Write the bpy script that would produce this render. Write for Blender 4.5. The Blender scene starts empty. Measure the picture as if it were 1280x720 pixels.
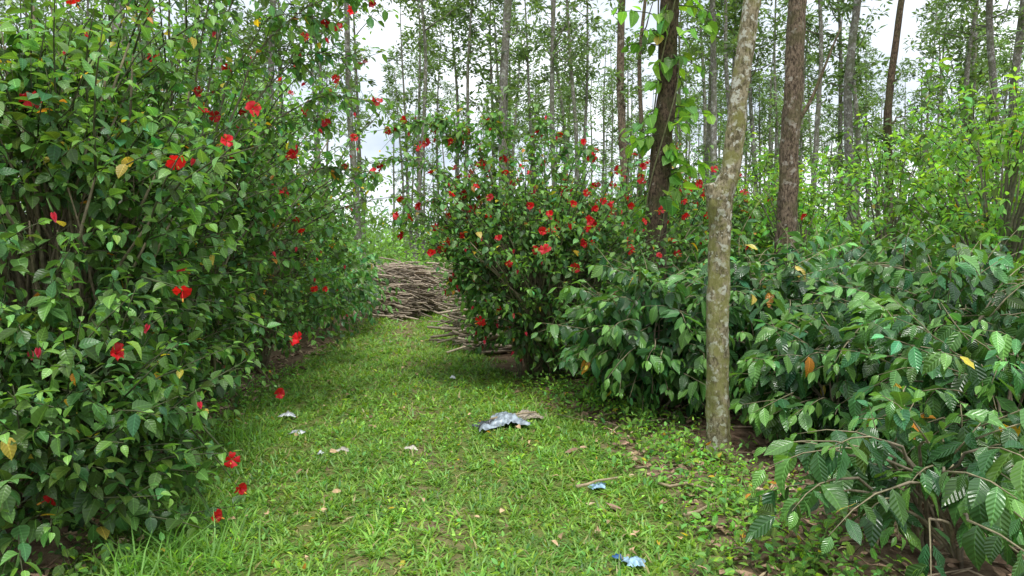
import bpy, math
import numpy as np
rng = np.random.default_rng(11)
scene = bpy.context.scene
UP = np.array([0., 0., 1.])

def nrm(a):
    return a / np.maximum(np.linalg.norm(a, axis=-1, keepdims=True), 1e-9)

# ---------------------------------------------------------------- terrain
def h(x, y):
    r = np.clip(1 - (np.hypot(x, y - 8) - 25) / 30, 0, 1)
    return r * (0.03*np.sin(x*1.3+.5)*np.cos(y*.9) + .018*np.sin(x*3.1+y*2.3) + .012*np.sin(x*7.3-y*5.1))

def XL(y): return np.interp(y, [0, 3, 6, 12, 20, 26], [-2.0, -2.1, -2.75, -3.1, -3.4, -3.4])
def XR(y): return np.interp(y, [0, 3, 5, 6.4, 8, 12, 16, 20, 26], [1.4, 1.35, 1.2, 1.0, .35, -.55, -1.0, -1.0, -.5])
def XC(y): return np.interp(y, [0, 4.3, 8.4, 14, 20], [-.3, -.5, -1.2, -2.1, -2.2])
def lump(x, y, s=1.0):
    x = x*s; y = y*s
    return (np.sin(1.7*x+.3*y+1)+np.sin(2.3*y-1.1*x+2)+np.sin(3.7*x+2.9*y)+np.sin(5.3*y-4.1*x+.7)+np.sin(8.1*x+1.3*y+4)*.7+np.sin(9.7*y+3.3*x)*.7)/5.4
def gmask(x, y):
    l = np.clip((x - XL(y))/.35 + lump(x,y,1.7)*.5, 0, 1); r = np.clip((XR(y)-x)/.4 + lump(x, y, 1.3)*.9, 0, 1)
    m = np.minimum(l, r)
    wear = np.exp(-((x-XC(y)-.15*lump(x, y, .9))/.26)**2)*np.clip(.4+.9*lump(x, y, 1.9), 0, 1)
    wear2 = np.exp(-((x+2.2)/.8)**2-((y-14.2)/1.8)**2)*np.clip(.6+lump(x,y,1.5),0,1)
    spots = np.clip((lump(x+5,y-3,2.6)-.46)*3.,0,1)
    m = m*(1-.85*wear)*(1-.7*wear2)*(1-.65*spots)
    far = np.clip((y-21)/4, 0, 1)*.6
    return np.maximum(m, far)

# ---------------------------------------------------------------- mesh builder
class MB:
    def __init__(s):
        s.V=[]; s.L=[]; s.T=[]; s.M=[]; s.C=[]; s.U=[]; s.n=0
    def add(s, v, faces, mat, col, uv):
        for f in faces:
            s.L.append((f+s.n).ravel()); s.T.append(np.full(len(f), f.shape[1])); s.M.append(np.full(len(f), mat))
        s.V.append(v); s.C.append(col); s.U.append(uv); s.n += len(v)
    def obj(s, name, mats, loc=(0,0,0)):
        V=np.concatenate(s.V)-np.array(loc); L=np.concatenate(s.L); T=np.concatenate(s.T); M=np.concatenate(s.M)
        C=np.concatenate(s.C); U=np.concatenate(s.U)
        me=bpy.data.meshes.new(name)
        me.vertices.add(len(V)); me.vertices.foreach_set('co', V.astype(np.float32).ravel())
        me.loops.add(len(L)); me.loops.foreach_set('vertex_index', L.astype(np.int32))
        me.polygons.add(len(T)); st=np.zeros(len(T),np.int32); st[1:]=np.cumsum(T)[:-1]
        me.polygons.foreach_set('loop_start', st)
        me.polygons.foreach_set('material_index', M.astype(np.int32))
        a=me.attributes.new('col','FLOAT_VECTOR','POINT'); a.data.foreach_set('vector', C.astype(np.float32).ravel())
        U3=np.zeros((len(U),3),np.float32); U3[:,:2]=U
        a=me.attributes.new('luv','FLOAT_VECTOR','POINT'); a.data.foreach_set('vector', U3.ravel())
        me.update(calc_edges=True)
        for m in mats: me.materials.append(m)
        o=bpy.data.objects.new(name, me); o.location=loc
        scene.collection.objects.link(o)
        return o

def tmpl_rows(ys, ws):
    v=[(0,ys[0])]; q=[]; t=[]
    k=len(ys)-2
    for i in range(k):
        v += [(-ws[i+1],ys[i+1]),(0,ys[i+1]),(ws[i+1],ys[i+1])]
    v.append((0,ys[-1])); e=len(v)-1
    t += [(0,2,1),(0,3,2)]
    for i in range(k-1):
        a=1+3*i; b=a+3
        q += [(a,a+1,b+1,b),(a+1,a+2,b+2,b+1)]
    a=1+3*(k-1); t += [(a,a+1,e),(a+1,a+2,e)]
    return (np.array(v,float), [np.array(q).reshape(-1,4), np.array(t)] if q else [np.array(t)])
T_HI = tmpl_rows([0,.14,.36,.62,.84,1],[0,.72,1,.8,.38,0])
T_MED = tmpl_rows([0,.28,.66,1],[0,.95,.8,0])
T_COF = tmpl_rows([0,.12,.3,.5,.7,.87,1],[0,.5,.93,1,.8,.36,0])
T_HEART = tmpl_rows([.1,0,.3,.62,.85,1],[0,.6,1,.75,.36,0])
T_PET = tmpl_rows([0,.3,.6,.85,.99,.94],[0,.38,.8,1.,.62,0])
T_LO = (np.array([(0,0),(1,.42),(0,1),(-1,.42)],float), [np.array([(0,1,2,3)])])
T_BL = (np.array([(-1,0),(1,0),(.85,.5),(-.85,.5),(0,1)],float), [np.array([(0,1,2,3)]), np.array([(3,2,4)])])

def leaves(mb,P,D,N,L,W,curl,fold,col,mat,tm,wave=0.):
    m=len(P); D=nrm(D); S=nrm(np.cross(D,N)); N2=np.cross(S,D)
    tv,tf=tm; tx=tv[:,0][None]; ty=tv[:,1][None]
    L=np.broadcast_to(L,(m,))[:,None]; W=np.broadcast_to(W,(m,))[:,None]
    curl=np.broadcast_to(curl,(m,))[:,None]; fold=np.broadcast_to(fold,(m,))[:,None]
    ph=rng.uniform(0,6.3,(m,1))
    x=tx*W/2
    y=ty*L*(1-.35*np.abs(curl)*ty)
    z=fold*np.abs(tx)*W/2-curl*ty**2*L+wave*np.sin(ty*11+ph+tx*1.5)*tx*W
    v=P[:,None]+S[:,None]*x[...,None]+D[:,None]*y[...,None]+N2[:,None]*z[...,None]
    nv=len(tv); off=(np.arange(m)*nv)[:,None,None]
    faces=[(f[None]+off).reshape(-1,f.shape[1]) for f in tf]
    c=np.repeat(col,nv,axis=0)
    uv=np.tile(tv,(m,1))
    mb.add(v.reshape(-1,3),faces,mat,c,uv)

def tubes(mb,pts,rad,col,mat,sides=5,rough=None):
    m,k,_=pts.shape
    tan=nrm(np.gradient(pts,axis=1)); ref=np.broadcast_to(np.array([.31,.95,.05]),tan.shape)
    A=nrm(np.cross(tan,ref)); B=np.cross(tan,A)
    th=np.arange(sides)/sides*2*np.pi
    r=rad[:,:,None]*np.ones(sides)[None,None]
    if rough is not None: r=r*rough
    v=pts[:,:,None]+A[:,:,None]*(np.cos(th)[None,None]*r)[...,None]+B[:,:,None]*(np.sin(th)[None,None]*r)[...,None]
    i=np.arange(k-1)[:,None]; j=np.arange(sides)[None]; j2=(j+1)%sides
    q=np.stack([i*sides+j,i*sides+j2,(i+1)*sides+j2,(i+1)*sides+j],-1).reshape(-1,4)
    off=(np.arange(m)*k*sides)[:,None,None]
    f=(q[None]+off).reshape(-1,4)
    cap=(np.arange(sides)[::-1][None,None]+off).reshape(-1,sides)
    cap2=(np.arange(sides)[None,None]+off+(k-1)*sides).reshape(-1,sides)
    mb.add(v.reshape(-1,3),[f,cap,cap2],mat,np.repeat(col,k*sides,axis=0),np.zeros((m*k*sides,2)))

YEL=np.array([[.74,.48,.04],[.72,.30,.05],[.66,.50,.10],[.66,.56,.06]])
def twigs(mb,P0,D,L,bend,n,lL,lW,base,tm,opp=False,curl=(.1,.4),fold=(.1,.5),droop=.35,tip=1.35,
          var=.25,wave=0.,stemcol=(.09,.10,.05),stem_r=.004,yellow=.004,stems=True,tipcol=None,updir=.9,jit=.22):
    m=len(P0); D=nrm(D); L=np.broadcast_to(L,(m,))
    t=np.linspace(.12,1,n)
    pos=lambda tt: P0[:,None]+(D*L[:,None])[:,None]*tt[None,:,None]+bend[:,None]*(tt**2)[None,:,None]
    if stems:
        ts=np.linspace(0,1,4)
        tubes(mb,pos(ts),np.tile(np.linspace(stem_r*1.5,stem_r*.5,4),(m,1)),np.tile(np.array(stemcol),(m,1)),1,3)
    p=pos(t); tan=nrm((D*L[:,None])[:,None]+2*bend[:,None]*t[None,:,None])
    A=nrm(np.cross(tan,UP+rng.normal(0,.05,tan.shape))); B=np.cross(A,tan)
    if opp:
        p=np.concatenate([p,p],1); tan=np.concatenate([tan,tan],1)
        rad=np.concatenate([A,-A],1); tt=np.concatenate([t,t]); 
    else:
        ang=np.arange(n)[None]*2.4+rng.uniform(0,6.28,(m,1))
        rad=A*np.cos(ang)[...,None]+B*np.sin(ang)[...,None]; tt=t
    nn=len(tt)
    dirv=tan*.45+rad*.8-UP*droop+rng.normal(0,jit,p.shape)
    last=(tt>.93)[None,:,None]
    dirv=np.where(last,tan*1.+rad*.35-UP*droop*.5+rng.normal(0,.15,p.shape),dirv)
    nor=UP*updir+rad*.25+rng.normal(0,.3,p.shape)
    sz=(1-.45*np.clip((tt-.75)/.25,0,1)**1.5)[None]*rng.uniform(.5,1.18,(m,nn))
    b=rng.normal(1,var,(m,1,1))*rng.normal(1,var*.8,(m,nn,1))
    c=np.array(base)[None,None]*np.clip(b,.4,1.9)*(1+(tip-1)*np.clip((tt-.6)/.4,0,1))[None,:,None]
    hue=rng.normal(0.03,.16,(m,nn,1)); c=c*np.concatenate([1+hue,1+0*hue,1-hue],-1)
    if tipcol is not None:
        w=(np.clip((tt-.6)/.4,0,1)*.85)[None,:,None]*(rng.random((m,1,1))<.6); c=c*(1-w)+np.array(tipcol)*w
    yl=rng.random((m,nn))<yellow
    c[yl]=YEL[rng.integers(0,4,yl.sum())]*rng.uniform(.6,1.15,(yl.sum(),1))
    p=p+rad*.012
    q=m*nn
    leaves(mb,p.reshape(-1,3),dirv.reshape(-1,3),nor.reshape(-1,3),(lL*sz).ravel(),(lW*sz).ravel()*rng.uniform(.85,1.15,q),
           rng.uniform(*curl,q),rng.uniform(*fold,q),np.clip(c,0,1).reshape(-1,3),0,tm,wave)

def sph(n):
    u=rng.normal(size=(n,3)); return nrm(u)
def blump(u,seed):
    s=seed*1.7
    return 1+.15*np.sin(3.1*u[:,0]+2.2*u[:,2]+s)+.13*np.sin(4.7*u[:,1]-3.9*u[:,2]+s*2)+.11*np.sin(7*u[:,0]-6*u[:,1]+s*3)+.08*np.sin(9*u[:,2]+5*u[:,0]+s)
def envelope(c,r,n,seed,fmin=.35,fmax=.97,zmin=.08):
    out=[];us=[]
    got=0
    while got<n:
        u=sph(n); f=rng.uniform(0,1,n)**.55*(fmax-fmin)+fmin
        p=np.array(c)+u*np.array(r)*(blump(u,seed)*f)[:,None]
        k=p[:,2]>zmin+h(p[:,0],p[:,1]); out.append(p[k]); us.append(u[k]); got+=k.sum()
    return np.concatenate(out)[:n],np.concatenate(us)[:n]

def stemset(mb,bases,targets,r0,r1,col,sides=5,k=7,upk=.65):
    m=len(targets); b=bases[rng.integers(0,len(bases),m)]
    ctrl=b+(targets-b)*np.array([.3,.3,upk])+rng.normal(0,.06,(m,3))
    t=np.linspace(0,1,k)[None,:,None]
    p=(1-t)**2*b[:,None]+2*t*(1-t)*ctrl[:,None]+t*t*targets[:,None]
    p[:,1:-1]+=rng.normal(0,.012,(m,k-2,3))
    R=np.linspace(1,0,k)[None]*(r0-r1)*rng.uniform(.6,1.2,(m,1))+r1
    c=np.array(col)*rng.uniform(.7,1.3,(m,1))
    tubes(mb,p,R,c,1,sides)

def flowers(mb,P,F,size=.06,red=(.72,.012,.022)):
    """five-petalled hibiscus: flared trumpet with a protruding staminal column and green calyx"""
    m=len(P); F=nrm(F); A=nrm(np.cross(F,UP+.01)); B=np.cross(F,A)
    sc=rng.uniform(.75,1.15,m)*size
    ph=rng.uniform(0,6.28,m); col=np.array(red)*rng.uniform(.65,1.15,(m,1)); opn=rng.uniform(.45,1.9,(m,1))
    for i in range(5):
        a=ph+i*2*np.pi/5+rng.normal(0,.12,m)
        rad=A*np.cos(a)[:,None]+B*np.sin(a)[:,None]
        o=opn*rng.uniform(.8,1.25,(m,1)); tw=np.cross(F,rad)*.25
        leaves(mb,P,rad+F*o,F-rad*o*.6+tw,sc*rng.uniform(.85,1.15,m),sc*.9,rng.uniform(.1,.6,m),rng.uniform(-.5,.2,m),col*rng.uniform(.75,1.15,(m,1)),2,T_PET,.13)
    for a,b_,r_,cc in ((0,.85,.0025,None),(.85,1.15,.005,(.7,.35,.05))):
        t=np.linspace(a,b_,3)[None,:,None]
        tubes(mb,P[:,None]+F[:,None]*t*(sc*1.35)[:,None,None],np.tile([r_,r_,r_*.7],(m,1)),col if cc is None else np.tile(cc,(m,1)),2,4)
    t=np.array([-.35,-.1,.1])[None,:,None]
    tubes(mb,P[:,None]+F[:,None]*t*sc[:,None,None],np.tile([.003,.008,.006],(m,1)),np.tile([.09,.2,.05],(m,1)),1,5)
def buds(mb,P,size=.06):
    m=len(P); F=nrm(np.array([0,0,-1.])+rng.normal(0,.3,(m,3)))
    A=nrm(np.cross(F,np.array([1,.2,0]))); B=np.cross(F,A)
    for i in range(4):
        a=i*np.pi/2; rad=A*np.cos(a)+B*np.sin(a)
        leaves(mb,P+rad*.003,F+rad*.12,rad,size*rng.uniform(.8,1.2,m),size*.45,.25,-.6,np.array([.72,.06,.12])*rng.uniform(.7,1.2,(m,1)),2,T_HI)
    tubes(mb,P[:,None]-F[:,None]*np.array([-.01,0.01,.06])[None,:,None],np.tile([.008,.005,.002],(m,1)),np.tile([.08,.16,.04],(m,1)),1,5)

# ---------------------------------------------------------------- materials
def newmat(name):
    m=bpy.data.materials.new(name); m.use_nodes=True; nt=m.node_tree
    for n in list(nt.nodes): nt.nodes.remove(n)
    return m,nt
def N(nt,t,**k):
    n=nt.nodes.new(t)
    for a,b in k.items(): setattr(n,a,b)
    return n
def math_(nt,op,a,b=None,c=None):
    n=N(nt,'ShaderNodeMath',operation=op)
    for i,v in enumerate([a,b,c]):
        if v is None: continue
        if isinstance(v,(int,float)): n.inputs[i].default_value=v
        else: nt.links.new(v,n.inputs[i])
    return n.outputs[0]
def leafmat(name,rough=.42,trans=.28,veins=True,vk=9.,back=1.25,bump=.25,spec=.5,midrib=1.6,vc=.06):
    m,nt=newmat(name); lk=nt.links.new
    at=N(nt,'ShaderNodeAttribute',attribute_name='col'); out=N(nt,'ShaderNodeOutputMaterial')
    b=N(nt,'ShaderNodeBsdfPrincipled'); b.inputs['Roughness'].default_value=rough; b.inputs['Specular IOR Level'].default_value=spec
    tr=N(nt,'ShaderNodeBsdfTranslucent'); mx=N(nt,'ShaderNodeMixShader'); mx.inputs[0].default_value=trans
    col=at.outputs['Color']
    if veins:
        uv=N(nt,'ShaderNodeAttribute',attribute_name='luv'); sp=N(nt,'ShaderNodeSeparateXYZ'); lk(uv.outputs['Vector'],sp.inputs[0])
        au=math_(nt,'ABSOLUTE',sp.outputs[0])
        mr=math_(nt,'LESS_THAN',au,.06)
        s=math_(nt,'SINE',math_(nt,'MULTIPLY',math_(nt,'SUBTRACT',sp.outputs[1],math_(nt,'MULTIPLY',au,.22)),vk*6.283))
        fac=math_(nt,'ADD',math_(nt,'MULTIPLY_ADD',s,vc,1.0),math_(nt,'MULTIPLY',mr,midrib-1))
        geo=N(nt,'ShaderNodeNewGeometry')
        fac=math_(nt,'MULTIPLY',fac,math_(nt,'MULTIPLY_ADD',geo.outputs['Backfacing'],back-1,1.0))
        vm=N(nt,'ShaderNodeVectorMath',operation='SCALE'); lk(col,vm.inputs[0]); lk(fac,vm.inputs['Scale']); col=vm.outputs[0]
        bp=N(nt,'ShaderNodeBump'); bp.inputs['Strength'].default_value=bump; bp.inputs['Distance'].default_value=.004
        lk(s,bp.inputs['Height']); lk(bp.outputs[0],b.inputs['Normal'])
    lk(col,b.inputs['Base Color'])
    tc=N(nt,'ShaderNodeVectorMath',operation='MULTIPLY'); lk(col,tc.inputs[0]); tc.inputs[1].default_value=(1.7,1.6,.6)
    lk(tc.outputs[0],tr.inputs[0])
    lk(b.outputs[0],mx.inputs[1]); lk(tr.outputs[0],mx.inputs[2]); lk(mx.outputs[0],out.inputs[0])
    return m
def attrmat(name,rough=.8,nscale=30,spec=.2):
    m,nt=newmat(name); lk=nt.links.new
    at=N(nt,'ShaderNodeAttribute',attribute_name='col'); out=N(nt,'ShaderNodeOutputMaterial')
    b=N(nt,'ShaderNodeBsdfPrincipled'); b.inputs['Roughness'].default_value=rough; b.inputs['Specular IOR Level'].default_value=spec
    g=N(nt,'ShaderNodeNewGeometry'); no=N(nt,'ShaderNodeTexNoise'); no.inputs['Scale'].default_value=nscale; lk(g.outputs['Position'],no.inputs['Vector'])
    vm=N(nt,'ShaderNodeVectorMath',operation='SCALE'); lk(at.outputs['Vector'],vm.inputs[0]); lk(math_(nt,'MULTIPLY_ADD',no.outputs[0],1.4,.3),vm.inputs['Scale'])
    bp=N(nt,'ShaderNodeBump'); bp.inputs['Strength'].default_value=.5; bp.inputs['Distance'].default_value=.01
    lk(no.outputs[0],bp.inputs['Height']); lk(bp.outputs[0],b.inputs['Normal'])
    lk(vm.outputs[0],b.inputs['Base Color']); lk(b.outputs[0],out.inputs[0]); return m
def barkmat(name,dark,light,lichen,lich_amt=.55,moss=(.09,.11,.04),ls=9,mossamt=.6,ms=4):
    m,nt=newmat(name); lk=nt.links.new; out=N(nt,'ShaderNodeOutputMaterial')
    b=N(nt,'ShaderNodeBsdfPrincipled'); b.inputs['Roughness'].default_value=.9; b.inputs['Specular IOR Level'].default_value=.15
    g=N(nt,'ShaderNodeNewGeometry'); mp=N(nt,'ShaderNodeMapping'); mp.inputs['Scale'].default_value=(1,1,.45); lk(g.outputs['Position'],mp.inputs[0])
    n1=N(nt,'ShaderNodeTexNoise'); n1.inputs['Scale'].default_value=40; n1.inputs['Detail'].default_value=7; n1.inputs['Roughness'].default_value=.75; lk(mp.outputs[0],n1.inputs['Vector'])
    r1=N(nt,'ShaderNodeValToRGB'); r1.color_ramp.elements[0].position=.42; r1.color_ramp.elements[1].position=.58
    r1.color_ramp.elements[0].color=(*dark,1); r1.color_ramp.elements[1].color=(*light,1); lk(n1.outputs[0],r1.inputs[0])
    n2=N(nt,'ShaderNodeTexNoise'); n2.inputs['Scale'].default_value=ls; n2.inputs['Detail'].default_value=7; n2.inputs['Roughness'].default_value=.65; lk(g.outputs['Position'],n2.inputs['Vector'])
    r2=N(nt,'ShaderNodeValToRGB'); r2.color_ramp.elements[0].position=lich_amt; r2.color_ramp.elements[1].position=lich_amt+.04; lk(n2.outputs[0],r2.inputs[0])
    mx=N(nt,'ShaderNodeMix',data_type='RGBA'); lk(math_(nt,'MULTIPLY',r2.outputs[0],.85),mx.inputs[0]); lk(r1.outputs[0],mx.inputs[6]); mx.inputs[7].default_value=(*lichen,1)
    n3=N(nt,'ShaderNodeTexNoise'); n3.inputs['Scale'].default_value=ms; n3.inputs['Detail'].default_value=7; n3.inputs['Roughness'].default_value=.7; lk(g.outputs['Position'],n3.inputs['Vector'])
    r3=N(nt,'ShaderNodeValToRGB'); r3.color_ramp.elements[0].position=.48; r3.color_ramp.elements[1].position=.58; lk(n3.outputs[0],r3.inputs[0])
    mx2=N(nt,'ShaderNodeMix',data_type='RGBA'); lk(math_(nt,'MULTIPLY',r3.outputs[0],mossamt),mx2.inputs[0]); lk(mx.outputs[2],mx2.inputs[6]); mx2.inputs[7].default_value=(*moss,1)
    bp=N(nt,'ShaderNodeBump'); bp.inputs['Strength'].default_value=1; bp.inputs['Distance'].default_value=.015
    lk(n1.outputs[0],bp.inputs['Height']); lk(bp.outputs[0],b.inputs['Normal'])
    lk(mx2.outputs[2],b.inputs['Base Color']); lk(b.outputs[0],out.inputs[0]); return m

M_HIB=leafmat('hibiscus_leaf',.36,.3,vk=6,bump=.2)
M_COF=leafmat('coffee_leaf',.22,.2,vk=8,back=1.4,bump=.45,midrib=1.6,spec=.6,vc=.05)
M_YNG=leafmat('young_leaf',.42,.42,vk=7)
M_FAR=leafmat('distant_leaf',.6,.35,veins=False)
M_GRASS=leafmat('grass_blade',.45,.38,veins=False)
M_PET=leafmat('petal',.5,.3,veins=False)
M_STEM=attrmat('stem_bark')
M_DRY=attrmat('dry_leaf',.85,40)
M_STICK=attrmat('stick_wood',.85,25)
B_NEAR=barkmat('mottled_bark',(.10,.085,.045),(.36,.31,.20),(.60,.60,.50),.54,(.25,.25,.075),ls=18,mossamt=.75,ms=5)
B_BROWN=barkmat('brown_bark',(.055,.04,.028),(.25,.185,.13),(.40,.36,.30),.58,(.12,.11,.05))
B_DARK=barkmat('dark_bark',(.03,.021,.015),(.15,.105,.07),(.3,.25,.2),.62,(.08,.08,.035))
B_GREY=barkmat('grey_bark',(.11,.10,.085),(.28,.255,.22),(.46,.46,.42),.54,(.13,.15,.07))

# ---------------------------------------------------------------- ground
def axis(a,b,st,far):
    near=np.arange(a,b+1e-6,st); g=[];d=st;x=b
    while x<far: d*=1.25; x+=d; g.append(x)
    g2=[];d=st;x=a
    while x>-far: d*=1.25; x-=d; g2.append(x)
    return np.concatenate([g2[::-1],near,g])
gx=axis(-7,9,.08,400); gy=axis(1,24,.1,400)
GX,GY=np.meshgrid(gx,gy); mb=MB()
gm=gmask(GX,GY)
V=np.stack([GX,GY,h(GX,GY)],-1).reshape(-1,3); w_=len(gx)
i=np.arange(len(gy)-1)[:,None]; j=np.arange(w_-1)[None]
q=np.stack([i*w_+j,i*w_+j+1,(i+1)*w_+j+1,(i+1)*w_+j],-1).reshape(-1,4)
far=np.clip((np.hypot(GX,GY)-22)/10,0,1).ravel()
C=np.stack([gm.ravel(),far,0*far],-1)
mb.add(V,[q],0,C,np.zeros((len(V),2)))
m,nt=newmat('soil_ground'); lk=nt.links.new; out=N(nt,'ShaderNodeOutputMaterial'); b=N(nt,'ShaderNodeBsdfPrincipled'); b.inputs['Roughness'].default_value=.95; b.inputs['Specular IOR Level'].default_value=.1
g=N(nt,'ShaderNodeNewGeometry'); n1=N(nt,'ShaderNodeTexNoise'); n1.inputs['Scale'].default_value=14; n1.inputs['Detail'].default_value=8; n1.inputs['Roughness'].default_value=.7; lk(g.outputs['Position'],n1.inputs['Vector'])
r1=N(nt,'ShaderNodeValToRGB'); r1.color_ramp.elements[0].position=.3; r1.color_ramp.elements[1].position=.7; r1.color_ramp.elements[0].color=(.08,.045,.028,1); r1.color_ramp.elements[1].color=(.35,.25,.17,1); lk(n1.outputs[0],r1.inputs[0])
r2=N(nt,'ShaderNodeValToRGB'); r2.color_ramp.elements[0].position=.3; r2.color_ramp.elements[1].position=.7; r2.color_ramp.elements[0].color=(.09,.12,.03,1); r2.color_ramp.elements[1].color=(.23,.28,.07,1); lk(n1.outputs[0],r2.inputs[0])
at=N(nt,'ShaderNodeAttribute',attribute_name='col'); sp=N(nt,'ShaderNodeSeparateXYZ'); lk(at.outputs['Vector'],sp.inputs[0])
fc=math_(nt,'MAXIMUM',sp.outputs[0],math_(nt,'MULTIPLY',sp.outputs[1],.8))
fc=math_(nt,'MULTIPLY',fc,.8)
mx=N(nt,'ShaderNodeMix',data_type='RGBA'); lk(fc,mx.inputs[0]); lk(r1.outputs[0],mx.inputs[6]); lk(r2.outputs[0],mx.inputs[7])
bp=N(nt,'ShaderNodeBump'); bp.inputs['Distance'].default_value=.03; lk(n1.outputs[0],bp.inputs['Height']); lk(bp.outputs[0],b.inputs['Normal'])
lk(mx.outputs[2],b.inputs['Base Color']); lk(b.outputs[0],out.inputs[0])
mb.obj('ground',[m])

# ---------------------------------------------------------------- grass
mb=MB()
def grass_zone(n,y0,y1,Lm,Wm,x0=None,x1=None):
    y=rng.uniform(y0,y1,n); a=XL(y)-.3 if x0 is None else x0+0*y; b_=XR(y)+.6 if x1 is None else x1+0*y
    x=a+(b_-a)*rng.random(n)
    if x0 is None:
        cxg=np.round(x/.11)*.11; cyg=np.round(y/.13)*.13
        jx=np.sin(cxg*91.7+cyg*47.3)*.05; jy=np.cos(cxg*63.1-cyg*81.9)*.05; pull=rng.uniform(.0,.6,n)
        x=x+(cxg+jx-x)*pull; y=y+(cyg+jy-y)*pull
    k=rng.random(n)<gmask(x,y)*np.clip(.76+.6*lump(x,y,2.3),.2,1); x=x[k];y=y[k];n=len(x)
    cl=.5+.5*lump(x,y,3.1); cl2=.5+.5*lump(x+9,y,.8)
    P=np.stack([x,y,h(x,y)-.004],-1); a=rng.uniform(0,6.28,n); el=rng.uniform(.15,1.15,n)
    D=np.stack([np.cos(a)*np.cos(el),np.sin(a)*np.cos(el),np.sin(el)],-1)
    L=Lm*rng.uniform(.45,1.35,n)*(.5+.95*cl); W=Wm*rng.uniform(.6,1.3,n)
    c=np.array([.245,.445,.078])*rng.uniform(.45,1.3,(n,1))*(.68+.5*cl[:,None])*(.82+.36*cl2[:,None])
    hue=rng.normal(0,.13,(n,1))+.12*(cl2[:,None]-.5); c=c*np.concatenate([1+hue,1+0*hue,1-hue],-1)
    dry=rng.random(n)<.04; c[dry]=np.array([.48,.40,.2])
    leaves(mb,P,D,np.tile(UP,(n,1))+rng.normal(0,.2,(n,3)),L,W,rng.uniform(.1,.7,n),.3,np.clip(c,0,.8),0,T_BL)
grass_zone(135000,2.2,6.5,.082,.0115)
grass_zone(82000,6.5,11,.085,.015)
grass_zone(40000,11,22,.10,.026)
grass_zone(8000,22,50,.3,.06,-12,20)
mb.obj('grass',[M_GRASS])
mb=MB()
def weeds(n,xf,ys,size,leaf,colr):
    y=rng.uniform(*ys,n); x=xf(y)+rng.normal(0,.22,n)
    P=np.stack([x,y,h(x,y)],-1); D=nrm(np.array([0,0,1.])+rng.normal(0,.5,(n,3))*np.array([1,1,0]))
    twigs(mb,P,D,size*rng.uniform(.5,1.3,n),rng.normal(0,.03,(n,3)),7,leaf,leaf*.5,colr,T_MED,droop=.1,stem_r=.0015,yellow=.01)
weeds(560,lambda y:XR(y)+.12,(2.6,8),.17,.065,(.18,.37,.07))
weeds(260,lambda y:XL(y)+.1,(3,9),.15,.055,(.15,.32,.065))
weeds(800,lambda y:rng.uniform(-1.8,1.2,len(y)),(2.8,9),.05,.045,(.24,.44,.08))
weeds(160,lambda y:rng.uniform(1.2,4,len(y)),(2.6,7),.12,.06,(.17,.34,.07))
n=600; ci=rng.integers(0,6,n); cx=np.array([-1.6,-1.75,-1.7,-1.5,-2.25,1.35])[ci]; cy=np.array([3.7,4.1,3.4,3.5,6.0,4.4])[ci]
x=cx+rng.normal(0,.12,n);y=cy+rng.normal(0,.12,n); a=rng.uniform(0,6.28,n); el=rng.uniform(.5,1.4,n)
leaves(mb,np.stack([x,y,h(x,y)],-1),np.stack([np.cos(a)*np.cos(el),np.sin(a)*np.cos(el),np.sin(el)],-1),np.tile(UP,(n,1))+rng.normal(0,.3,(n,3)),rng.uniform(.1,.34,n),.009,rng.uniform(.2,.8,n),.3,np.array([.2,.40,.08])*rng.uniform(.6,1.3,(n,1)),0,T_BL)
mb.obj('weeds',[M_YNG,M_STEM])

# ---------------------------------------------------------------- dry leaf litter and twigs
mb=MB()
n=14000
x=np.concatenate([rng.uniform(.3,9,n),rng.uniform(-5,-1.8,3500)]); y=np.concatenate([rng.uniform(2.2,13,n),rng.uniform(3,12,3500)])
k=rng.random(len(x))>gmask(x,y)*1.02; x=x[k];y=y[k]; n=len(x)
a=rng.uniform(0,6.28,n)
P=np.stack([x,y,h(x,y)+rng.uniform(.004,.03,n)],-1); D=np.stack([np.cos(a),np.sin(a),rng.uniform(-.1,.35,n)],-1)
c=np.array([.34,.22,.15])*rng.uniform(.35,1.5,(n,1)); c[rng.random(n)<.12]=np.array([.55,.42,.27])
leaves(mb,P,D,np.tile(UP,(n,1))+rng.normal(0,.35,(n,3)),rng.uniform(.04,.14,n),rng.uniform(.02,.055,n),rng.uniform(-.3,.4,n),rng.uniform(-.2,.6,n),c,0,T_MED,.15)
n=200; y=rng.uniform(2.8,14,n); x=rng.uniform(-1.9,1,n); a=rng.uniform(0,6.28,n)
leaves(mb,np.stack([x,y,h(x,y)+.045],-1),np.stack([np.cos(a),np.sin(a),.1+0*a],-1),np.tile(UP,(n,1))+rng.normal(0,.4,(n,3)),rng.uniform(.03,.08,n),rng.uniform(.02,.045,n),.3,.4,np.array([.48,.33,.19])*rng.uniform(.35,1.3,(n,1)),0,T_MED,.1)
n=800; x=rng.uniform(.8,7,n); y=rng.uniform(2.4,11,n); k=gmask(x,y)<.6; x=x[k];y=y[k];n=len(x); a=rng.uniform(0,6.28,n); L=rng.uniform(.08,.55,n)
p0=np.stack([x,y,h(x,y)+.02],-1); d=np.stack([np.cos(a)*L,np.sin(a)*L,rng.uniform(0,.1,n)*L],-1)
tubes(mb,p0[:,None]+d[:,None]*np.array([0,.5,1])[None,:,None]+rng.normal(0,.01,(n,3,3)),np.tile([.006,.005,.003],(n,1))*rng.uniform(.5,1.4,(n,1)),np.array([.34,.26,.18])*rng.uniform(.5,1.3,(n,1)),0,4)
mb.obj('dry_leaf_litter',[M_DRY])

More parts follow.
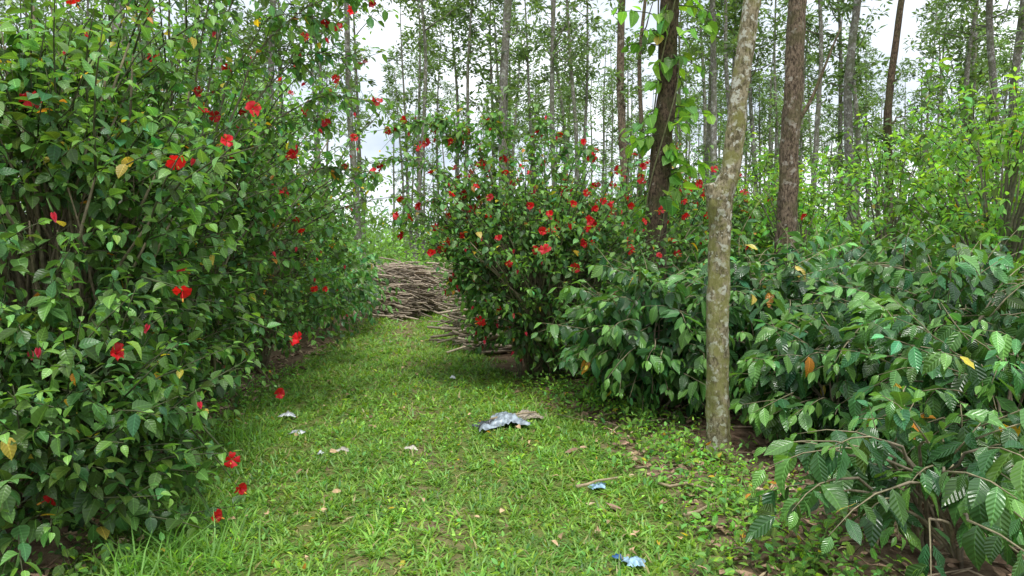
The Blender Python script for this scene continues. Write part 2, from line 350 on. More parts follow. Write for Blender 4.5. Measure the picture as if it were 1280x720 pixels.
# ---------------------------------------------------------------- hibiscus
HIBC=(.076,.168,.045)
LIME=(.22,.43,.08)
def hibiscus(name,c,r,ntw,nl,seed,tm,base,nfl,nst=110,shoots=60,shootup=1.,L=.11,extra=None,ebud=None,fbias=(0,-.3,.3),flsz=.055,bright=1.,nbud=10,skirt=None,nsh=13,yel=.011):
    mb=MB(); P,u=envelope(c,r,ntw,seed)
    if skirt is not None:
        Ps,us=envelope(skirt[0],skirt[1],skirt[2],seed+.5); P=np.concatenate([P,Ps]); u=np.concatenate([u,us]); ntw=len(P)
    D=nrm(u*np.array([1,1,.7])+UP*.5+rng.normal(0,.35,(ntw,3)))
    bend=rng.normal(0,.05,(ntw,3))+u*.04-UP*.03
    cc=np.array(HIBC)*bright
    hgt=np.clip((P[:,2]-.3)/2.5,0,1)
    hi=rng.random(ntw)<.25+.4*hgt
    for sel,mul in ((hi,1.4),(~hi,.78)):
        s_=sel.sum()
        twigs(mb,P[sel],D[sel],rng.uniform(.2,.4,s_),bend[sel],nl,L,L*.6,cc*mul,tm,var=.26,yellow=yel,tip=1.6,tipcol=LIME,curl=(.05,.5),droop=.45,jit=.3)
    P2,u2=envelope(c,r,shoots*3,seed,.8,1.); k=u2[:,2]>.0; P2=P2[k][:shoots];u2=u2[k][:shoots]; s=len(P2)
    D2=nrm(u2*np.array([.8,.8,.5])+UP*.9*shootup+rng.normal(0,.25,(s,3))); L2=rng.uniform(.35,1.0,s)
    b2=u2*np.array([.3,.3,0])*L2[:,None]-UP*rng.uniform(0,.35,(s,1))*L2[:,None]
    twigs(mb,P2,D2,L2,b2,nsh,L*.95,L*.56,cc*1.45,tm,var=.22,stem_r=.006,yellow=.018,tipcol=LIME,droop=.45)
    bs=np.array(base)+rng.normal(0,.16,(14,3))*np.array([1,1,0]); bs[:,2]=h(bs[:,0],bs[:,1])-.03
    T,_=envelope(c,r,nst,seed,.5,.85,.4); stemset(mb,bs,T,.016,.004,(.22,.18,.12))
    stemset(mb,bs,P2,.017,.007,(.22,.19,.12))
    if nfl:
        uf=nrm(sph(nfl*4)+np.array(fbias)); uf=uf[uf[:,2]>-.35][:nfl]
        PF=np.array(c)+uf*np.array(r)*(blump(uf,seed)*rng.uniform(1.08,1.24,len(uf)))[:,None]
        PF=PF[PF[:,2]>.25]
        PS=(P2+D2*L2[:,None]+b2)[:nfl//2]
        PF=np.concatenate([PF,PS+rng.normal(0,.02,PS.shape)])
        dF=nrm(PF-np.array(c)); FF=nrm(dF*np.array([.8,.8,.2])+rng.normal(0,.5,PF.shape)+np.array([0,-.35,-.15]))
        T1=PF-dF*.3-UP*.08; t=np.linspace(0,1,3)[None,:,None]
        tubes(mb,T1[:,None]*(1-t)+(PF-FF*.02)[:,None]*t,np.tile([.004,.003,.002],(len(PF),1)),np.tile([.12,.18,.07],(len(PF),1)),1,3)
        flowers(mb,PF,FF,flsz)
    if extra is not None:
        E=np.array(extra,float); F=nrm(np.array([.3,-.8,-.05])+rng.normal(0,.35,E.shape)); flowers(mb,E,F,.054)
        S0=E-F*.02; T0=np.array(c)+(E-np.array(c))*.75
        t=np.linspace(0,1,4)[None,:,None]; tubes(mb,S0[:,None]*(1-t)+T0[:,None]*t,np.tile([.002,.003,.004,.005],(len(E),1)),np.tile([.1,.14,.06],(len(E),1)),1,4)
        twigs(mb,T0,nrm(E-T0),np.linalg.norm(E-T0,axis=1)*.85,np.zeros_like(E),5,L*.8,L*.5,cc*1.2,tm,droop=.4)
    B_=envelope(c,r,nbud,seed,1.02,1.14,.3)[0]
    if ebud is not None: B_=np.concatenate([B_,np.array(ebud,float)])
    buds(mb,B_,.058)
    return mb.obj(name,[M_HIB,M_STEM,M_PET])

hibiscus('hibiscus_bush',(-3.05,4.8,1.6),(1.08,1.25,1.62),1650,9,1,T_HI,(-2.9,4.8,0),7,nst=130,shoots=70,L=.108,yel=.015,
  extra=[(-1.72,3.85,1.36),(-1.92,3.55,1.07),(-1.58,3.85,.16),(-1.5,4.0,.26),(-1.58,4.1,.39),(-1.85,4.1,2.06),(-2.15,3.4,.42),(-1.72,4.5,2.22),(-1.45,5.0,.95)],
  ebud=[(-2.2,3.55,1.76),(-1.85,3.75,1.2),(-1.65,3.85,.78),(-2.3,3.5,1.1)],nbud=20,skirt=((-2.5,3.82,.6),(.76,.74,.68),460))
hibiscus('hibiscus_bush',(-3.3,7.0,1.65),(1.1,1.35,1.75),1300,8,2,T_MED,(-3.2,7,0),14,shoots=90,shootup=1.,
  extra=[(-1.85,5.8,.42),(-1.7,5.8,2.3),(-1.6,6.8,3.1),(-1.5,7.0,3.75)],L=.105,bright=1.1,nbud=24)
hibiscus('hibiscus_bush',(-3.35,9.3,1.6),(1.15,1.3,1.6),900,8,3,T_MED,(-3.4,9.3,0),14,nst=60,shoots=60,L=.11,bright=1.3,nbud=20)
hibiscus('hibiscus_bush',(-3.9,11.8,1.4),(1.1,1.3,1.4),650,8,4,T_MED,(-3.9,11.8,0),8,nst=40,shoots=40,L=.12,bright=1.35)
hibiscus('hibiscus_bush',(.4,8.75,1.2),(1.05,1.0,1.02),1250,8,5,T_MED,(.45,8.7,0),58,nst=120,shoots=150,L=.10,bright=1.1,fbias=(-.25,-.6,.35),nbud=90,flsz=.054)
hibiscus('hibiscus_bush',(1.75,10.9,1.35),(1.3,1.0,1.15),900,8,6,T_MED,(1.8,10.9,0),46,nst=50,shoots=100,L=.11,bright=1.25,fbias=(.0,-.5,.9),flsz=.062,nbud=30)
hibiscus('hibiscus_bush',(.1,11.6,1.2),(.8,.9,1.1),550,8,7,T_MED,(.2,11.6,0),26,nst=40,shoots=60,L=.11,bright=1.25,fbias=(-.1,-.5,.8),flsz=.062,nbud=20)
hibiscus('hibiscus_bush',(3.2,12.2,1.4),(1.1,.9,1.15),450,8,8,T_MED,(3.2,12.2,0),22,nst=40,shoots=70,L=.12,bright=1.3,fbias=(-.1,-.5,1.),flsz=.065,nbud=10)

def straggly(name,base,tips,seed,per=34,L=.1,nf=22):
    mb=MB(); b=np.array(base,float); tips=np.array(tips,float); m=len(tips)
    ctrl=b+(tips-b)*np.array([.25,.25,1.15]); k=14; t=np.linspace(0,1,k)[None,:,None]
    p=(1-t)**2*b+2*t*(1-t)*ctrl[:,None]+t*t*tips[:,None]; p[:,1:-1]+=rng.normal(0,.02,(m,k-2,3))
    tubes(mb,p,np.tile(np.linspace(.014,.003,k),(m,1)),np.tile([.2,.18,.12],(m,1)),1,5)
    idx=np.repeat(np.arange(m),per); tt=rng.uniform(.35,1,len(idx))**.8
    f=tt*(k-1); i0=np.minimum(f.astype(int),k-2); fr=(f-i0)[:,None]
    P=p[idx,i0]*(1-fr)+p[idx,i0+1]*fr; tan=nrm(p[idx,i0+1]-p[idx,i0])
    D=nrm(tan*.7+rng.normal(0,.6,P.shape)+UP*.1)
    Lt=rng.uniform(.08,.42,len(P)); bd=-UP*rng.uniform(0,.12,(len(P),1))
    twigs(mb,P,D,Lt,bd,6,L,L*.58,np.array(HIBC)*1.5,T_MED,yellow=.02,tipcol=LIME,stem_r=.003,droop=.45)
    E=np.concatenate([tips+rng.normal(0,.03,tips.shape),(P+D*Lt[:,None]+bd)[::nf]])
    flowers(mb,E,np.array([0,-.6,-.2])+rng.normal(0,.45,E.shape),.054)
    buds(mb,(P+D*Lt[:,None]+bd)[7::nf]-UP*.04,.058)
    mb.obj(name,[M_HIB,M_STEM,M_PET])
straggly('hibiscus_bush',(-2.9,6.3,0),[(-1.15,6.3,3.6),(-1.35,6.6,3.2),(-1.6,6.0,3.9),(-1.3,6.9,2.9),(-1.9,5.6,3.6),(-1.7,7,2.7),(-1.3,7.4,2.3),(-2.3,5.2,3.7),(-1.6,6.4,3.5),(-2.6,4.8,3.5)],1,nf=18)
straggly('hibiscus_bush',(.1,8.6,0),[(-1.45,8.2,2.5),(-1.2,8.0,2.1),(-.75,8.4,2.8),(-.3,8.8,3.0),(-1.35,8.8,1.9),(.4,8.6,2.9),(-.9,8.5,2.95),(-.85,8.2,1.55),(.9,8.8,2.7),(-.5,8.3,2.3),(-.7,8.2,1.2),(-1.3,8.4,2.9)],2,per=34,nf=12)

# ---------------------------------------------------------------- coffee plants
COFC=(.054,.140,.040)
def coffee(name,x,y,rr,ht,ntw,pairs,seed,tm,L=.15,low=.15,bright=1.,nst=24,zc=.55,extra=None,stems=True):
    mb=MB(); c=(x,y,ht*zc); r=(rr,rr,ht*(1-zc)*1.0)
    P,u=envelope(c,r,ntw,seed,.3,.85,low)
    D=nrm(u*np.array([1,1,.25])+UP*.15+rng.normal(0,.28,(ntw,3)))
    Lw=rng.uniform(.28,.62,ntw)*(rr+.2)/1.1
    bend=-UP*(rng.uniform(.05,.45,(ntw,1))*Lw[:,None])+rng.normal(0,.04,(ntw,3))
    if extra is not None:
        E=np.array(extra,float); P=np.concatenate([P,E[:,:3]]);D=np.concatenate([D,nrm(E[:,3:6])]);Lw=np.concatenate([Lw,E[:,6]]);bend=np.concatenate([bend,-UP*E[:,6:7]*.35])
    cc=np.array(COFC)*bright; M_=len(P); hi=rng.random(M_)<.27
    for sel,mul in ((hi,1.65),(~hi,.85)):
        twigs(mb,P[sel],D[sel],Lw[sel],bend[sel],pairs,L,L*.46,cc*mul,tm,opp=True,curl=(.0,.65),fold=(.0,.5),droop=.65,var=.28,tip=1.5,wave=.095 if tm is T_COF else .06,
          stemcol=(.3,.26,.16),stem_r=.0045,yellow=.007,tipcol=(.19,.40,.08),stems=stems,updir=.8,jit=.34)
    if nst:
        bs=np.array([[x,y,0.]])+rng.normal(0,.05,(3,3))*np.array([1,1,0]); bs[:,2]=h(bs[:,0],bs[:,1])-.03
        kk=rng.integers(0,len(P),nst); stemset(mb,bs,P[kk],.014,.004,(.26,.22,.15),upk=.8)
        if extra is not None: stemset(mb,bs,E[:,:3],.012,.006,(.26,.22,.15),upk=.9)
    return mb.obj(name,[M_COF,M_STEM])
coffee('coffee_plant',1.32,6.9,.78,1.4,300,5,1,T_COF,L=.178,low=.1)
coffee('coffee_plant',2.3,6.9,.9,1.45,300,5,2,T_COF,L=.185)
coffee('coffee_plant',3.35,5.75,.95,1.4,310,5,3,T_COF,L=.19)
coffee('coffee_plant',2.5,5.4,.6,1.0,140,5,4,T_COF,L=.185,low=.3)
coffee('coffee_plant',4.4,7.0,1.0,1.6,270,5,5,T_COF,L=.19)
coffee('coffee_plant',3.3,7.9,1.0,1.6,260,5,6,T_COF,L=.19)
coffee('coffee_plant',2.15,3.75,.5,.72,44,5,7,T_COF,L=.18,low=.28,bright=1.2,nst=6,
   extra=[(1.75,3.45,.62,-1,-.1,.25,.6),(1.75,3.55,.6,-1,.4,.3,.5),(1.75,3.3,.5,-.8,-.5,.1,.5),(2.1,3.3,.5,.2,-1,0,.45),(2.0,3.5,.65,-.3,.2,.6,.4),(2.3,3.5,.55,1,-.2,.1,.6),(1.65,3.55,.4,-.7,.1,-.1,.45),(1.9,3.3,.35,-.3,-.6,-.3,.4),(1.9,3.2,.6,.1,-.5,.2,.4),(2.4,3.3,.6,.8,-.4,.1,.5),(1.9,3.7,.6,-.5,.2,.2,.45),(2.2,3.4,.65,0,-.5,.2,.4),
          (1.75,3.4,.68,-.6,-.3,.3,.4),(1.6,3.45,.6,-.5,.3,.25,.35),(1.5,3.4,.5,-.5,-.4,.1,.35),(1.95,3.1,.42,.3,-.6,.0,.4),(2.15,3.2,.3,.2,-.7,-.1,.4)])
coffee('coffee_plant',3.05,4.5,.75,1.2,150,5,8,T_COF,L=.185,low=.4,bright=1.1,nst=12)
k=20
for iy,yy in enumerate(np.arange(8.6,22,1.75)):
    for xx in np.arange(2.4,yy*.72+2,1.75):
        X=xx+rng.normal(0,.2)+(.8 if iy%2 else 0); Y=yy+rng.normal(0,.25)
        near=Y<12
        k+=1
        coffee('coffee_plant',X,Y,rng.uniform(.95,1.15),rng.uniform(1.45,1.8),170 if near else 80,4 if near else 5,k,T_MED if near else T_LO,L=.185 if near else .23,bright=1.35 if near else 1.6,nst=10 if near else 0,stems=near)
for (X,Y) in [(-3.6,14.6),(-4.6,16.5),(-5.2,13.8),(-3.3,13.2),(.8,14.5),(1.0,17),(-5,19),(-.2,20),(2.2,13.2)]:
    k+=1; coffee('coffee_plant',X,Y,1.0,1.5,120,5,k,T_MED,L=.19,bright=1.5,nst=6)

# ---------------------------------------------------------------- young light green trees on the right
def young(name,x,y,ht,rr,ntw,seed,col=(.165,.34,.065),L=.14,zc=.62):
    mb=MB(); c=(x,y,ht*zc); r=(rr,rr,ht*(1-zc)*1.08)
    P,u=envelope(c,r,ntw,seed,.25,.97,.5)
    D=nrm(u*np.array([.8,.8,.4])+UP*.6+rng.normal(0,.3,(ntw,3)))
    twigs(mb,P,D,rng.uniform(.15,.32,ntw),u*.05,8,L,L*.46,col,T_MED,var=.3,tip=1.3,droop=.3,stem_r=.005)
    stemset(mb,np.array([[x,y,-.05],[x+.05,y,-.05]]),P[:60],.03,.006,(.2,.18,.13),upk=.75)
    t=np.linspace(0,1,6)[:,None]; p=np.array([x,y,-.05])+t*np.array([.1,0,ht*.7])+rng.normal(0,.02,(6,3))
    tubes(mb,p[None],np.linspace(.06,.02,6)[None],np.array([[.13,.11,.08]]),1,8)
    mb.obj(name,[M_YNG,M_STEM])
young('young_tree',5.9,9.0,3.5,1.15,440,1)
young('young_tree',6.3,12.5,3.6,1.2,380,2)
young('young_tree',8.8,13,4.2,1.5,430,3,(.15,.32,.06))
young('young_tree',4.9,14.5,3.1,1.1,300,4,(.17,.35,.06))
young('young_tree',4.4,11.3,2.7,.85,230,5,(.17,.35,.065))
young('young_tree',7.6,10.2,2.9,1.0,300,7)
young('young_tree',11.5,17,4.2,1.6,340,6,(.145,.30,.06))

# ---------------------------------------------------------------- trees
def trunk(mb,pts,radii,sides=14,rough=.06,per=8,mat=1):
    pts=np.array(pts,float); k=len(pts)*per; t=np.linspace(0,len(pts)-1,k)
    p=np.stack([np.interp(t,np.arange(len(pts)),pts[:,i]) for i in range(3)],-1)
    for _ in range(3): p[1:-1]=(p[:-2]+2*p[1:-1]+p[2:])/4
    r=np.interp(t,np.arange(len(pts)),radii)
    th=np.arange(sides)/sides*2*np.pi
    rg=1+rough*(np.sin(3*th[None]+p[:,2:3]*5)+.7*np.sin(5*th[None]-p[:,2:3]*11)+rng.normal(0,.5,(k,sides)))
    tubes(mb,p[None],r[None],np.array([[.2,.17,.13]]),mat,sides,rg[None])
    return p,r
def crown(mb,p,h0,h1,nb,bl,nl,ll,col,spray=.3,up=.35,tm=T_LO,width=.32,nc=7):
    z=rng.uniform(0,1,nb)**.85*(h1-h0)+h0
    P=np.stack([np.interp(z,p[:,2],p[:,0]),np.interp(z,p[:,2],p[:,1]),z],-1)
    a=rng.uniform(0,6.28,nb); L=bl*rng.uniform(.4,1.15,nb)*(1-.45*(z-h0)/(h1-h0))
    D=nrm(np.stack([np.cos(a),np.sin(a),up+rng.normal(0,.25,nb)],-1))
    t=np.linspace(0,1,5)[None,:,None]
    q=P[:,None]+(D*L[:,None])[:,None]*t+np.array([0,0,.25])*t**2*L[:,None,None]; q[:,1:]+=rng.normal(0,.04,(nb,4,3))
    tubes(mb,q,np.linspace(.022,.005,5)[None]*(.5+L[:,None]/bl),np.tile([.24,.21,.18],(nb,1)),1,3)
    tt=rng.uniform(.35,1.05,(nb,nc))
    C=P[:,None]+(D*L[:,None])[:,None]*tt[...,None]+np.array([0,0,.25])*(tt**2*L[:,None])[...,None]+rng.normal(0,spray*.5,(nb,nc,3))
    C=C.reshape(-1,3); m=len(C); b=np.clip(rng.normal(1,.3,(m,1)),.4,1.8)
    C2=np.repeat(C,nl,0); bb=np.repeat(b,nl,0); n=len(C2)
    dv=sph(n)*np.array([1,1,.6])
    leaves(mb,C2+dv*rng.uniform(0,spray*.5,(n,1)),dv+UP*.1,UP+rng.normal(0,.6,(n,3)),ll*rng.uniform(.6,1.3,n),ll*width,.2,.2,np.clip(np.array(col)*bb*rng.uniform(.75,1.3,(n,1)),0,1),0,tm)
OAK=(.13,.22,.08)
mb=MB(); p,r=trunk(mb,[(1.57,5.5,-.08),(1.56,5.5,.12),(1.53,5.5,.9),(1.55,5.5,1.7),(1.53,5.5,1.93),(1.61,5.5,2.12),(1.67,5.5,2.7),(1.76,5.5,3.5),(1.8,5.6,5.5),(1.85,5.6,8.0),(1.9,5.7,10.)],
   [.108,.088,.080,.079,.094,.070,.064,.060,.055,.04,.02],20,.07,16)
trunk(mb,[(1.53,5.5,1.72),(1.48,5.47,1.9),(1.44,5.45,2.04)],[.055,.05,.036],10,.1,6)
trunk(mb,[(1.56,5.5,-.03),(1.68,5.46,-.02),(1.85,5.42,-.05)],[.05,.03,.015],8,.08,4)
crown(mb,p,6.6,10,18,1.4,8,.16,OAK)
mb.obj('silver_oak_tree',[M_FAR,B_NEAR])
mb=MB(); p,r=trunk(mb,[(3.55,9.5,-.1),(3.5,9.5,.6),(3.52,9.5,2.2),(3.58,9.5,4.2),(3.6,9.5,7),(3.6,9.5,11),(3.6,9.5,14)],[.19,.135,.118,.11,.095,.07,.03],18,.08,14)
trunk(mb,[(3.52,9.5,3.0),(3.75,9.45,3.35),(4.1,9.4,4.3)],[.035,.022,.01],8,.06,5)
crown(mb,p,8,14,26,1.8,8,.2,OAK)
mb.obj('silver_oak_tree',[M_FAR,B_BROWN])
mb=MB(); p,r=trunk(mb,[(1.72,8.9,-.1),(1.72,8.9,1.0),(1.74,8.9,2.2),(1.84,8.9,3.4),(1.86,8.9,4.6),(1.9,8.9,8),(1.9,8.9,13)],[.17,.13,.118,.112,.105,.08,.03],18,.07,14)
crown(mb,p,8,13,24,1.8,8,.2,OAK)
mb.obj('silver_oak_tree',[M_FAR,B_DARK])
mb=MB(); n=52; z=rng.uniform(2.0,5.6,n); a=rng.uniform(0,6.28,n); tx=np.interp(z,p[:,2],p[:,0])
P=np.stack([tx+.12*np.cos(a),8.9+.12*np.sin(a),z],-1); D=nrm(np.stack([np.cos(a)*1.3,np.sin(a)*.8,rng.normal(0,.5,n)],-1))
Lv=rng.uniform(.12,.65,n)
twigs(mb,P,D,Lv,-UP*.25*Lv[:,None],6,.20,.145,(.16,.35,.055),T_HEART,droop=.9,tip=1.1,curl=(.05,.3),stem_r=.006,yellow=.01,updir=.5)
kz=np.linspace(1.3,5.8,70); 
for s in range(3):
    an=kz*1.6+s*2.1; pp=np.stack([np.interp(kz,p[:,2],p[:,0])+.13*np.cos(an),8.9+.13*np.sin(an),kz],-1)
    tubes(mb,pp[None],np.full((1,70),.009),np.array([[.16,.16,.08]]),1,6)
mb.obj('climbing_vine',[M_YNG,M_STEM])

def oak(X,Y,H,rad,mat,seed,h0=None,nl=7,name='silver_oak_tree',mbx=None,nb=34,ll=.24,nc=7):
    mb=MB() if mbx is None else mbx
    lean=rng.normal(0,.45,2); w=rng.normal(0,.10,(7,2))
    zs=np.linspace(0,1,7); pts=np.stack([X+lean[0]*zs**1.5+w[:,0],Y+lean[1]*zs+w[:,1],zs*H-.1],-1)
    p,_=trunk(mb,pts,[rad*1.3,rad*1.0,rad*.88,rad*.74,rad*.58,rad*.38,rad*.1],10 if mbx is None else 6,.05,6 if mbx is None else 2)
    crown(mb,p,h0 if h0 else H*.33,H,nb,1.8,nl,ll,np.array(OAK)*rng.uniform(.8,1.3),spray=.35,nc=nc)
    crown(mb,p,1.5,H*.55,10,.6,nl,ll*.8,np.array(OAK)*rng.uniform(.9,1.4),spray=.2,nc=5)
    if mbx is None: mb.obj(name,[M_FAR,mat])
near=[(-.05,16,.105,B_GREY),(2.52,17,.10,B_BROWN),(1.3,24,.09,B_GREY),(2.5,28,.09,B_GREY),(-4.6,22,.10,B_GREY),(-6.0,24,.09,B_GREY),
      (8.2,18,.11,B_GREY),(8.0,16,.09,B_DARK),(12.6,20,.11,B_GREY),(12.0,18,.11,B_GREY),(8.6,26,.09,B_GREY),(9.6,24,.09,B_GREY),(-2.1,30,.10,B_GREY),
      (-7.3,14,.11,B_GREY),(-5.8,18,.09,B_GREY),(5.3,20,.09,B_GREY),(10.9,15.5,.08,B_GREY),(-8.5,17,.10,B_GREY),(4.2,25,.09,B_BROWN),
      (6.6,22,.08,B_GREY),(11.2,24,.09,B_GREY),(14.5,24,.1,B_GREY),(-3.2,26,.08,B_GREY)]
for s,(X,Y,rd,mt) in enumerate(near):
    oak(X,Y,rng.uniform(13,17),rd,mt,s,h0=rng.uniform(6.0,8.0),nb=26)
mb=MB(); cnt=0
for Y in np.arange(27,78,4.0):
    for X in np.arange(-Y*.8,Y*.8,3.6 if Y<50 else 5.2):
        x=X+rng.normal(0,1.2); y=Y+rng.normal(0,1.3); ax=x/y
        if -.30<ax<-.02 and rng.random()<.55: continue
        if rng.random()<.12: continue
        oak(x,y,rng.uniform(12,17)+(y-40)*.03,rng.uniform(.075,.12),B_GREY,cnt,h0=rng.uniform(5.5,9.5),nl=6,mbx=mb,nb=19,ll=.32); cnt+=1
mb.obj('distant_trees',[M_FAR,B_GREY])

# understory and distant foliage mass
mb=MB()
def puffs(C,r,n,size,col):
    m=len(C); C2=np.repeat(C,n,0); r2=np.repeat(r,n,0); b=np.repeat(np.clip(rng.normal(1,.28,(m,1)),.5,1.7),n,0)
    u=sph(m*n); P=C2+u*r2*rng.uniform(.5,1.05,(m*n,1)); k=P[:,2]>0; P=P[k];u=u[k]; b=b[k]; q=len(P)
    leaves(mb,P,u+rng.normal(0,.6,u.shape),UP*.8+u+rng.normal(0,.4,u.shape),size*rng.uniform(.6,1.3,q),size*.5,.2,.3,np.array(col)*b*rng.uniform(.7,1.35,(q,1)),0,T_LO)
n=300; y=rng.uniform(21,62,n); x=rng.uniform(-.85,.85,n)*y; s=rng.uniform(.8,1.7,n)
k=~((np.abs(x+2)<1.8)&(y<30)); x=x[k];y=y[k];s=s[k]
puffs(np.stack([x,y,s*.8],-1),np.stack([s*1.2,s*1.2,s],-1),150,.26,(.17,.34,.08))
n=140; y=rng.uniform(62,120,n); x=rng.uniform(-.9,.9,n)*y; s=rng.uniform(2,4.5,n)
puffs(np.stack([x,y,s*.7],-1),np.stack([s*1.5,s*1.2,s],-1),220,.65,(.16,.28,.11))
n=40; y=rng.uniform(14,22,n); x=-4.5-rng.uniform(0,9,n); s=rng.uniform(.8,1.6,n)
puffs(np.stack([x,y,s*.8],-1),np.stack([s,s,s],-1),200,.18,(.15,.30,.075))
puffs(np.array([[-3.6,22,.9],[-2.4,23.5,1.0],[-.8,24,.9],[-4.6,21,.9],[.6,22,.9]]),np.array([[.9,.8,1.2]]*5),420,.16,(.22,.43,.085))
mb.obj('background_foliage',[M_FAR,M_STEM])

# ---------------------------------------------------------------- stick piles
def pile(name,x,y,length,hw,ht,n,ang,seed):
    mb=MB(); v=rng.uniform(-1,1,n); z=rng.uniform(0,1,n)**.8*ht*(1-v**2)+.03
    a=ang+rng.normal(0,.25,n); L=length*rng.uniform(.5,1.15,n); el=rng.normal(-.05,.15,n)
    d=np.stack([np.cos(a)*np.cos(el),np.sin(a)*np.cos(el),np.sin(el)],-1)
    off=np.array([-math.sin(ang),math.cos(ang),0]); along=np.array([math.cos(ang),math.sin(ang),0])
    c=np.array([x,y,0])+off*(v*hw)[:,None]+along*rng.normal(0,.2,n)[:,None]+UP*z[:,None]
    t=np.linspace(-.5,.5,5)[None,:,None]
    p=c[:,None]+d[:,None]*t*L[:,None,None]; p=p+rng.normal(0,.022,p.shape); p[...,2]=np.maximum(p[...,2],.02)
    R=np.linspace(1.15,.75,5)[None]*rng.uniform(.008,.022,(n,1))
    tubes(mb,p,R,np.array([.42,.34,.26])*rng.uniform(.35,1.4,(n,1))*np.array([1,1,1]),0,6)
    mb.obj(name,[M_STICK])
pile('stick_pile',-2.42,16.4,1.35,.85,1.15,420,math.radians(-38),1)
pile('stick_pile',-.1,11.5,1.45,.75,1.15,340,math.radians(14),2)
pile('stick_pile',-1.75,21.0,1.0,.6,1.05,200,math.radians(-10),3)

# ---------------------------------------------------------------- litter
def plasticmat(name,col,rough=.3):
    m,nt=newmat(name); lk=nt.links.new; out=N(nt,'ShaderNodeOutputMaterial'); b=N(nt,'ShaderNodeBsdfPrincipled')
    g=N(nt,'ShaderNodeNewGeometry'); no=N(nt,'ShaderNodeTexNoise'); no.inputs['Scale'].default_value=22; lk(g.outputs['Position'],no.inputs['Vector'])
    r=N(nt,'ShaderNodeValToRGB'); r.color_ramp.elements[0].position=.4; r.color_ramp.elements[1].position=.6
    r.color_ramp.elements[0].color=(*[c*.45 for c in col],1); r.color_ramp.elements[1].color=(*col,1); lk(no.outputs[0],r.inputs[0])
    lk(r.outputs[0],b.inputs['Base Color']); b.inputs['Roughness'].default_value=rough; lk(b.outputs[0],out.inputs[0]); return m
def crumple(name,x,y,sx,sy,hh,mat,n=26,rot=0.,seed=1):
    u,v=np.meshgrid(np.linspace(-1,1,n),np.linspace(-1,1,n)); rs=np.random.default_rng(seed)
    z=0*u
    for f in (2,4,7,12):
        a=rs.uniform(0,6.28); z+=np.abs(np.sin(f*(u*np.cos(a)+v*np.sin(a))+rs.uniform(0,6)))/f
    edge=1+.22*np.sin(3*np.arctan2(v,u)+seed)+.15*np.sin(7*np.arctan2(v,u)+seed*2)
    z=z/z.max()*hh*np.clip(1.15-np.hypot(u,v)*.7,0.15,1)+.03+rs.normal(0,hh*.06,u.shape)
    X=u*sx*edge; Y=v*sy*edge; cx=x+X*math.cos(rot)-Y*math.sin(rot); cy=y+X*math.sin(rot)+Y*math.cos(rot)
    V=np.stack([cx,cy,z+h(cx,cy)],-1).reshape(-1,3)
    i=np.arange(n-1)[:,None]; j=np.arange(n-1)[None]; q=np.stack([i*n+j,i*n+j+1,(i+1)*n+j+1,(i+1)*n+j],-1).reshape(-1,4)
    mb=MB(); mb.add(V,[q],0,np.zeros((n*n,3)),np.zeros((n*n,2))); o=mb.obj(name,[mat])
PB=plasticmat('blue_grey_plastic',(.40,.47,.53)); PT=plasticmat('tan_sack',(.45,.38,.29),.8); PW=plasticmat('white_plastic',(.66,.7,.72)); PL=plasticmat('light_blue_plastic',(.4,.62,.8)); PD=plasticmat('dark_plastic',(.06,.07,.08),.35); PP=plasticmat('pale_wrapper',(.6,.55,.46),.7)
crumple('plastic_bag',-.06,6.3,.16,.18,.11,PB,seed=3)
crumple('plastic_bag',.11,6.5,.15,.12,.09,PT,seed=5,rot=.4)
crumple('plastic_bag',-.21,6.25,.10,.06,.06,PD,seed=7,rot=.3)
crumple('plastic_wrapper',-1.78,6.05,.06,.06,.05,PW,12,seed=8)
crumple('plastic_wrapper',-2.05,6.7,.06,.05,.05,PW,12,seed=9)
crumple('plastic_wrapper',-1.28,5.5,.045,.03,.04,PP,12,seed=10)
crumple('plastic_wrapper',-1.42,5.4,.02,.03,.04,PW,8,seed=14)
crumple('plastic_wrapper',-.7,8.6,.03,.03,.05,PW,8,seed=15)
crumple('plastic_wrapper',-.78,5.65,.04,.02,.05,PP,8,seed=16)
crumple('plastic_wrapper',.56,4.75,.05,.04,.04,PL,12,seed=11)
crumple('plastic_wrapper',.62,3.66,.05,.045,.06,PL,14,seed=12)
crumple('plastic_wrapper',.56,3.72,.02,.04,.03,plasticmat('blue_plastic',(.05,.15,.4)),10,seed=13,rot=.8)
mb=MB()
for (a,b_) in [((.42,4.62,.05),(.72,4.85,.07)),((.75,6.55,.06),(1.1,6.7,.08)),((1.0,4.2,.04),(1.35,4.45,.05)),((.95,4.75,.04),(1.3,4.6,.06)),((-.2,6.3,.1),(.2,6.45,.12))]:
    a=np.array(a);b_=np.array(b_); t=np.linspace(0,1,5)[:,None]; p=a*(1-t)+b_*t+rng.normal(0,.01,(5,3)); tubes(mb,p[None],np.linspace(.012,.006,5)[None],np.array([[.36,.28,.18]]),0,6)
mb.obj('fallen_sticks',[M_STICK])

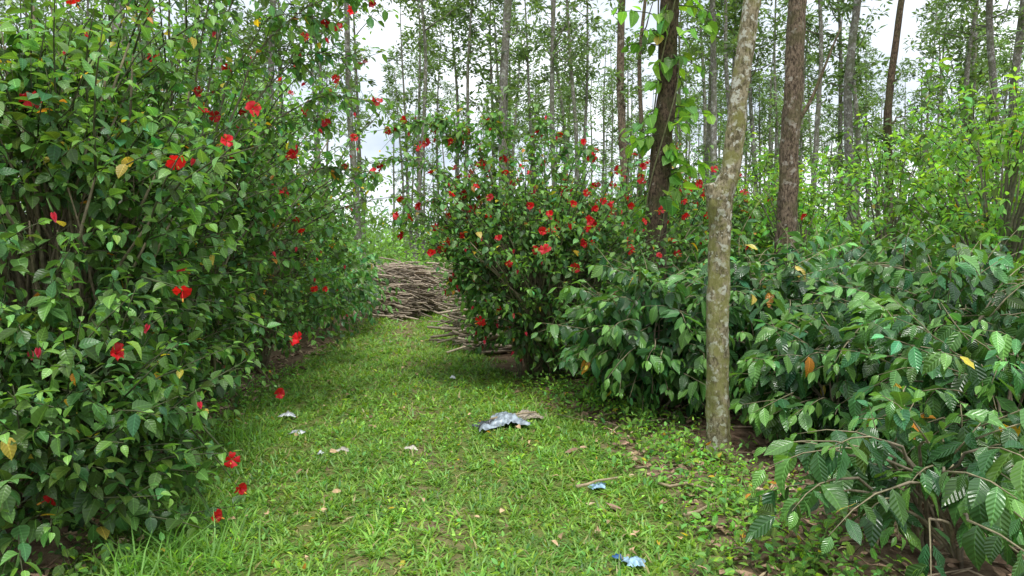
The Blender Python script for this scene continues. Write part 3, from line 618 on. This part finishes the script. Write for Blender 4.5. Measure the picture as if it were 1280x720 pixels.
# ---------------------------------------------------------------- world, sun, camera
w=bpy.data.worlds.new('World'); scene.world=w; w.use_nodes=True; nt=w.node_tree; lk=nt.links.new
for n in list(nt.nodes): nt.nodes.remove(n)
out=N(nt,'ShaderNodeOutputWorld'); sky=N(nt,'ShaderNodeTexSky',sky_type='NISHITA'); sky.sun_disc=False
sky.sun_elevation=math.radians(68); sky.sun_rotation=math.radians(170)
b1=N(nt,'ShaderNodeBackground'); b1.inputs[1].default_value=.15; lk(sky.outputs[0],b1.inputs[0])
tc=N(nt,'ShaderNodeTexCoord'); mp=N(nt,'ShaderNodeMapping'); mp.inputs['Scale'].default_value=(1,1,2.2); lk(tc.outputs['Generated'],mp.inputs[0])
no=N(nt,'ShaderNodeTexNoise'); no.inputs['Scale'].default_value=3.2; no.inputs['Detail'].default_value=6; lk(mp.outputs[0],no.inputs['Vector'])
r=N(nt,'ShaderNodeValToRGB'); r.color_ramp.elements[0].position=.34; r.color_ramp.elements[1].position=.62
r.color_ramp.elements[0].color=(.38,.44,.52,1); r.color_ramp.elements[1].color=(.80,.83,.87,1); lk(no.outputs[0],r.inputs[0])
b2=N(nt,'ShaderNodeBackground'); b2.inputs[1].default_value=1.9; lk(r.outputs[0],b2.inputs[0])
mx=N(nt,'ShaderNodeMixShader'); mx.inputs[0].default_value=.9; lk(b1.outputs[0],mx.inputs[1]); lk(b2.outputs[0],mx.inputs[2]); lk(mx.outputs[0],out.inputs[0])
sl=bpy.data.lights.new('sun','SUN'); sl.energy=3.1; sl.angle=math.radians(22); sl.color=(1,.98,.93); so=bpy.data.objects.new('sun',sl); scene.collection.objects.link(so)
so.rotation_euler=(math.radians(22),0,math.radians(10))
cam=bpy.data.cameras.new('camera'); cam.lens=26; cam.sensor_width=36; cam.clip_end=1500; cam.clip_start=.05
co=bpy.data.objects.new('camera',cam); co.location=(0,0,1.6); co.rotation_euler=(math.radians(90-3.4),0,0); scene.collection.objects.link(co); scene.camera=co
scene.view_settings.view_transform='Standard'; scene.view_settings.look='None'; scene.view_settings.exposure=0
print('POLYS',sum(len(o.data.polygons) for o in scene.objects if o.type=='MESH'))
